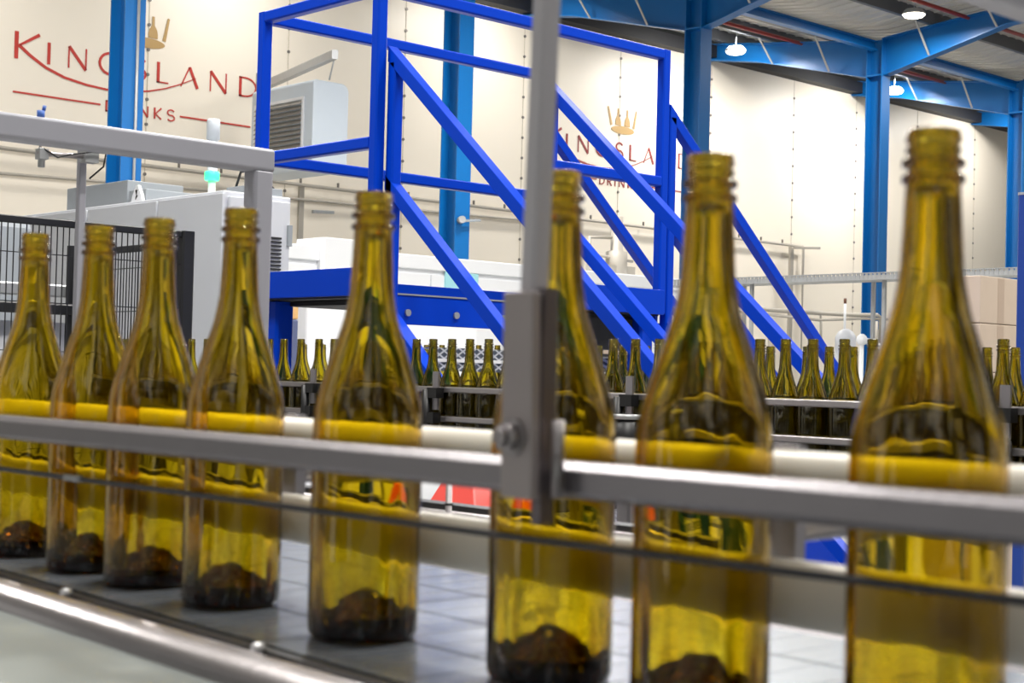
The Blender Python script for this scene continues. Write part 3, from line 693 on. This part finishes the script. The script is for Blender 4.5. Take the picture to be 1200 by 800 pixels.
# ------------------------------------------------------------------ near conveyor
def xs(x, y): return x+.05*(y-.8)
YN, YF = -.5, 4.2
def slab(mb, xa, xb, z0, z1, ya=YN, yb=YF):
    mb.prism([(xs(xa, ya), ya, z0), (xs(xb, ya), ya, z0), (xs(xb, ya), ya, z1), (xs(xa, ya), ya, z1)], (.05*(yb-ya), yb-ya, 0)); return mb
t = thing('bottle_conveyor', (.8, 1.4, FL), 'near steel bottle conveyor with flat chain lanes and rounded steel edge', 'conveyor')
for k in range(4):
    xa = .578+k*.0865
    slab(MB(), xa, xa+.0835, BELT-.004, BELT-.0002).build('chain_lane', M_CHAIN, t)
    m = MB(); y = YN+.02                      # plate hinges across each lane
    while y < 2.6:
        m.prism([(xs(xa+.002, y), y, BELT-.0004), (xs(xa+.0815, y), y, BELT-.0004), (xs(xa+.0815, y), y, BELT-.0001), (xs(xa+.002, y), y, BELT-.0001)], (0, .0022, 0)); y += .0381
    m.build('chain_hinges', mat('hinge_gap', (105, 110, 118), .4, .6), t)
slab(MB(), .562, .930, BELT-.06, BELT-.006).build('wear_bed', M_DARK, t)
slab(MB(), .567, .5745, BELT-.006, BELT-.001).build('black_edge_gap', M_BLACK, t)
# rounded steel edge
pr = []
for k in range(9):
    a = math.pi*(1-k/8); pr.append((.5445+.0215*math.cos(a), BELT-.009+.0105*math.sin(a)))
pr += [(.566, BELT-.07), (.523, BELT-.07)]
MB().prism([(xs(x, YN), YN, z) for x, z in pr], (.05*(YF-YN), YF-YN, 0), True).build('rounded_edge', M_STEEL, t)
slab(MB(), .13, .5228, BELT-.022, BELT-.014).build('cover_plate', M_PLATE, t)
slab(MB(), .14, .16, BELT-.35, BELT-.022).build('side_skirt', M_PLATE, t)
slab(MB(), .925, .975, BELT-.10, BELT-.004).build('far_side_frame', M_STEEL2, t)
for k in range(-3, 8):
    y = .84+.288*k; x = xs(.5665, y)
    MB().lathe([(.0052, -.004), (.0052, .0), (.0045, .0022), (.0025, .0034), (0, .0038)], (x, y, BELT-.0005), 16).build('dome_bolt', mat('bright_bolt', (225, 225, 228), .25, .6), t)
for y in (.1, 1.6, 3.2):
    for x in (.3, .9): MB().bar((xs(x, y), y, FL), (xs(x, y), y, BELT-.07), .05, .05, (0, 1, 0)).build('leg', M_STEEL2, t)
# rails: rounded steel flat, black cable, two plastic guides
pr = [(.610, YN, -.0462), (.6052, YN, -.0462), (.600, YN, -.0510), (.600, YN, -.0628), (.6035, YN, -.0664), (.610, YN, -.0664)]
for cx, cz, a0 in () if 1 else ((.602, -.0508, 180), (.6055, -.0508, 90), (.6055, -.0620, 0), (.602, -.0620, -90)):
    rr = .0045 if cx < .604 else .0028
    for k in range(5):
        a = math.radians(a0-k*22.5); pr.append((cx+rr*math.cos(a), YN, cz+rr*math.sin(a)))
o = MB().prism(pr, (0, 3.8-YN, 0)).build('steel_guide_rail', M_STEEL2, bevel=.0008)
tag(o, 'rounded steel guide rail running across in front of the large bottles', 'rail')
o = MB().tube([(.604, YN, -.0905), (.604, .3, -.0892), (.604, .64, -.0914), (.604, 1.3, -.0928), (.604, 3.8, -.094)], .0021, 10).build('guide_cable', M_WIRE)
tag(o, 'thin black cable strung below the steel rail in front of the large bottles', 'cable')
MB().tube([(.604, 1.148, -.0925), (.604, 1.176, -.0925)], .0028, 10).build('splice', M_GALV, o)
def guide(zc, r, label):
    pr = [(.712, zc-r), (.712, zc+r)]+[(.700-.0+r*.75*math.cos(math.radians(a)), zc+r*math.sin(math.radians(a))) for a in range(90, 271, 15)]
    o = MB().prism([(x+.0075+.02*(YN-.8), YN, z) for x, z in pr], (.02*(3.6-YN), 3.6-YN, 0), True).build('plastic_guide_rail', M_UHMW)
    tag(o, label, 'rail'); return o
guide(-.0538, .0155, 'upper off-white plastic guide rail behind the large bottles')
guide(-.1170, .0180, 'lower off-white plastic guide rail behind the large bottles near the belt')
# brackets holding the plastic guides from behind
for k, (px, py) in enumerate(((345, 562), (934, 640))):
    q = P(px, py, 'x', .735)
    q.x = .73+.0324*(q.y-.8); tt = thing('guide_bracket', (.73, q.y, BELT), ['grey bracket behind the plastic guides between fourth and fifth large bottles', 'grey bracket behind the plastic guides between the two rightmost large bottles'][k], 'bracket', 'grey guide rail brackets')
    MB().box(.7235+.02*(q.y-.8), .733+.02*(q.y-.8), q.y-.011, q.y+.011, -.135, -.036).build('upright', M_STEEL2, tt)
    MB().tube([(.730, q.y, -.085), (1.0, q.y, -.085), (1.03, q.y, -.09), (1.03, q.y, BELT-.05)], .007, 10).build('arm', M_STEEL, tt)
    MB().box(1.016, 1.05, q.y-.02, q.y+.02, BELT-.09, BELT-.045).build('clamp_block', M_BLACK, tt)

# the upright post with its clamp plate in front of the rail
yp = .613
t = thing('support_post', (.585, yp, -.07), 'blurred grey steel post with bolted clamp plate holding the guide rail', 'post')
pb_ = P(626, 342, 'x', .592); pt_ = P(641, 0, 'x', .592); d = (pt_-pb_).normalized()
MB().bar(pb_-d*.01, pt_+d*.12, .0135, .012, (0, 1, 0), ch=.18).build('tube', mat('pale_grey_tube', (205, 202, 208), .4, .1), t)
a1, a2 = P(615, 342, 'x', .583), P(611, 584, 'x', .583)
mm = MB().prism([(.578, a2.y+.0122, a2.z), (.578, a2.y-.0125, a2.z), (.578, a1.y-.0115, a1.z), (.578, a1.y+.0120, a1.z)], (.0065, 0, 0))
pl_ = mm.build('clamp_plate', mat('grey_brown_steel', (176, 167, 167), .42, .25, .05, 20), t, bevel=.0012)
q = P(598, 512, 'x', .576)
MB().tube([(.5695, q.y, q.z), (.5785, q.y, q.z)], .0078, 6).tube([(.5665, q.y, q.z), (.5695, q.y, q.z)], [.0045, .005], 12).build('hex_bolt', M_STEEL, pl_)
MB().tube([(.576, q.y, q.z), (.578, q.y, q.z)], .0105, 20).build('washer', M_STEEL, pl_)
q1, q2 = P(651, 492, 'x', .590), P(650, 584, 'x', .590)
MB().tube([(.592, q1.y, q1.z), (.592, q2.y, q2.z)], .0036, 12).build('clamp_rod', M_STEEL, t)
q1, q2 = P(640, 338, 'x', .592), P(640, 420, 'x', .592)
MB().box(.588, .598, q1.y-.0035, q1.y+.0035, q2.z-.09, q1.z).build('spacer', mat('dark_steel', (120, 112, 116), .45, .5), t)

# grey bar crossing the top right corner
a, b = P(1076, 0, 'z', .285), None
t = thing('overhead_guard_bar', (.95, .6, .27), 'blurred grey guard bar crossing the top right corner', 'bar')
MB().bar((.45, .588, .289), (2.2, .588, .289), .026, .026).build('bar', M_GREYPAINT, t, bevel=.002)
MB().bar((2.2, .588, FL), (2.2, .588, .302), .026, .026, (0, 1, 0)).build('upright', M_GREYPAINT, t)

# ------------------------------------------------------------------ far conveyor with two rows of bottles
FB = .105-H
t = thing('far_bottle_conveyor', (3.1, 3.5, FL), 'second bottle conveyor in the background carrying the front row of small bottles', 'conveyor')
FY0, FY1 = .6, 5.88
for k in range(1):
    MB().box(3.045, 3.155, FY0, FY1, FB-.005, FB-.0003).build('chain_lane', M_CHAIN, t)
MB().box(3.0, 3.03, FY0, FY1, FB-.12, FB+.0).build('side_frame', M_STEEL2, t)
MB().box(3.172, 3.20, FY0, FY1, FB-.12, FB+.0).build('side_frame', M_STEEL2, t)
MB().box(3.159, 3.164, FY0, FY1, FB+.001, -.035).build('darkening_panel', M_BLACK, t)  # black sheet added behind the row so the bottles look darker
MB().box(3.031, 3.17, FY0, FY1, FB-.1, FB-.006).build('wear_bed', M_DARK, t)
for z in (-.049, -.137):
    MB().bar((3.049, FY0, z), (3.049, FY1, z), .012, .017, ch=.25).build('guide_rail', M_STEEL, t)
    MB().bar((3.151, FY0, z), (3.151, FY1, z), .012, .017, ch=.25).build('guide_rail', M_STEEL, t)
for px in (364, 508, 1176, 735):
    y = P(px, 455, 'x', 3.02).y
    MB().box(3.026, 3.034, y-.012, y+.012, -.11, .005).build('rail_bracket', M_STEEL2, t)
    MB().box(3.012, 3.042, y-.022, y+.022, -.075, -.044).build('clamp_block', M_BLACK, t)
    MB().box(3.012, 3.042, y-.022+.012, y+.042, -.15, -.118).build('clamp_block', M_BLACK, t)
    MB().tube([(3.02, y+.03, FB-.06), (3.02, y+.03, -.05)], .014, 10).build('clamp_stem', M_BLACK, t)
q = P(735, 500, 'x', 2.97)
MB().tube([(2.97, q.y, FB-.03), (2.97, q.y, q.z+.02)], .04, 20).build('drive_knob', M_BLACK, t)
MB().tube([(2.97, q.y, q.z+.02), (2.97, q.y, q.z+.032)], .043, 20).build('knob_ring', M_GALV, t)
for y in (1.2, 2.9, 4.6, 5.7):
    for x in (3.06, 3.16): MB().bar((x, y, FL), (x, y, FB-.12), .05, .05, (0, 1, 0)).build('leg', M_STEEL2, t)

def side_line(x, z, ya, yb, legs, label):
    t = thing('narrow_bottle_conveyor', (x, (ya+yb)/2, FL), label, 'conveyor', 'narrow conveyors in the background')
    MB().box(x-.045, x+.045, ya, yb, z-.005, z-.0003).build('chain_lane', M_CHAIN, t)
    MB().box(x-.06, x+.06, ya, yb, z-.05, z-.006).build('side_frame', M_DARK, t)
    for s_ in (-1, 1):
        MB().bar((x+s_*.05, ya, z+.14), (x+s_*.05, yb, z+.14), .01, .016, ch=.25).build('guide_rail', M_STEEL, t)
        for y in legs: MB().bar((x+s_*.054, y, z-.04), (x+s_*.054, y, z+.14), .012, .02, (0, 1, 0)).build('rail_bracket', M_STEEL2, t)
    for y in legs: MB().bar((x, y, FL), (x, y, z-.05), .05, .05, (0, 1, 0)).build('leg', M_STEEL2, t)
side_line(3.75, FB, .6, 3.72, (.9, 1.8, 2.55), 'narrow conveyor carrying the second row of small bottles, right of the steel post')
side_line(4.62, .129-H, 4.75, 7.15, (5.6, 6.9), 'narrow conveyor carrying the third row of small bottles under the blue platform')
row1 = [128, 147, 166, 185, 205, 225, 243, 262, 280, 298, 316, 333, 353, 374, 392, 411, 431, 451, 470, 488, 508, 530, 551, 573, 596, 620, 644, 669, 694, 719, 745, 773, 800, 829, 860, 891, 921, 953, 990, 1023, 1060, 1098, 1137, 1176, 1214]
row2 = [702, 730, 758, 790, 850, 903, 946, 972, 1000, 1040, 1085, 1125, 1157, 1190]
row3 = [357, 379, 440, 500, 518, 561, 583]
gaps = [(-50, 25, 'left of the leftmost large bottle'), (25, 60, 'behind the leftmost large bottle'), (60, 100, 'between the two leftmost large bottles'), (100, 135, 'behind the second large bottle from the left'), (135, 172, 'between the second and third large bottles'),
        (172, 215, 'behind the third large bottle from the left'), (215, 250, 'between the third and fourth large bottles'), (250, 322, 'behind the fourth large bottle from the left'), (322, 384, 'in front of the blue platform leg'),
        (384, 475, 'behind the fifth large bottle from the left'), (475, 590, 'before the stair treads, left of the steel post'), (590, 690, 'behind the steel post'), (690, 785, 'before the low cartons, right of the steel post'),
        (785, 885, 'behind the large bottle second from the right'), (885, 1030, 'between the two rightmost large bottles'), (1030, 1145, 'behind the rightmost large bottle'), (1145, 1300, 'before the cardboard boxes at the right edge')]
ordw = ['first', 'second', 'third', 'fourth', 'fifth', 'sixth', 'seventh', 'eighth']
for row, X, rw, z in ((row1, 3.1, 'front', FB), (row2, 3.75, 'second', FB), (row3, 4.62, 'third', .129-H)):
    cnt = {}; lastY = None
    for px in row:
        y = P(px, 397 if rw == 'front' else 405, 'x', X).y
        if lastY is not None and lastY-y < .078: y = lastY-.078
        lastY = y
        g = [i for i, (a, b, s) in enumerate(gaps) if a <= px < b][0]; n = cnt.get(g, 0); cnt[g] = n+1
        put_bottle(ME_FAR, X, y, z, px, '%s row small bottle, %s from left, %s' % (rw, ordw[n], gaps[g][2]), 'small olive bottles of the %s row in the background' % rw)

# things glimpsed below the rails
t = thing('red_guard', (2.5, 2.85, FL), 'red folded plastic guard on a grey stand, low behind the belt', 'guard')
ql, qr = P(499, 594, 'x', 2.5), P(557, 598, 'x', 2.5); qt1, qt2 = P(506, 560, 'x', 2.5), P(541, 560, 'x', 2.5)
zb = (ql.z+qr.z)/2; zt = qt1.z
MB().add([(2.5, ql.y, zb), (2.5, qr.y, zb), (2.66, qr.y, zb), (2.66, ql.y, zb), (2.54, qt1.y, zt), (2.54, qt2.y, zt), (2.62, qt2.y, zt), (2.62, qt1.y, zt)],
         [(0, 1, 5, 4), (1, 2, 6, 5), (2, 3, 7, 6), (3, 0, 4, 7), (4, 5, 6, 7), (0, 3, 2, 1)]).build('red_hood', M_CORAL, t, bevel=.004)
MB().box(2.49, 2.67, qr.y-.02, ql.y+.02, zb-.02, zb-.001).build('black_tray', M_BLACK, t)
MB().box(2.52, 2.64, qr.y, ql.y, FL, zb-.02).build('stand', M_GALV, t)
t = thing('rail_stanchion', (1.3, 1.5, FL), 'thin grey steel rod with a black collar standing before the red guard', 'rod')
q = P(526, 580, 'x', 1.3)
MB().tube([(1.3, q.y, FL), (1.3, q.y, -.09)], .0042, 12).build('rod', M_STEEL, t)
MB().tube([(1.3, q.y, P(526, 590, 'x', 1.3).z-.002), (1.3, q.y, P(526, 590, 'x', 1.3).z+.001)], .006, 12).build('collar', M_BLACK, t)
t = thing('lower_transfer_rails', (1.35, 1.6, FL), 'pair of bright horizontal steel bars low beyond the near belt', 'rails')
for z in (-.187, -.200):
    MB().tube([(1.36, 1.12, z), (1.36, 3.2, z)], .0045, 10).build('bar', M_STEEL, t)
MB().box(1.37, 1.40, 1.12, 3.2, -.24, -.176).build('black_backing', M_BLACK, t)
for y in (1.5, 2.8): MB().bar((1.39, y, FL), (1.39, y, -.24), .04, .04, (0, 1, 0)).build('leg', M_STEEL2, t)

for o in bpy.data.objects:
    if '_o' in o: del o['_o']
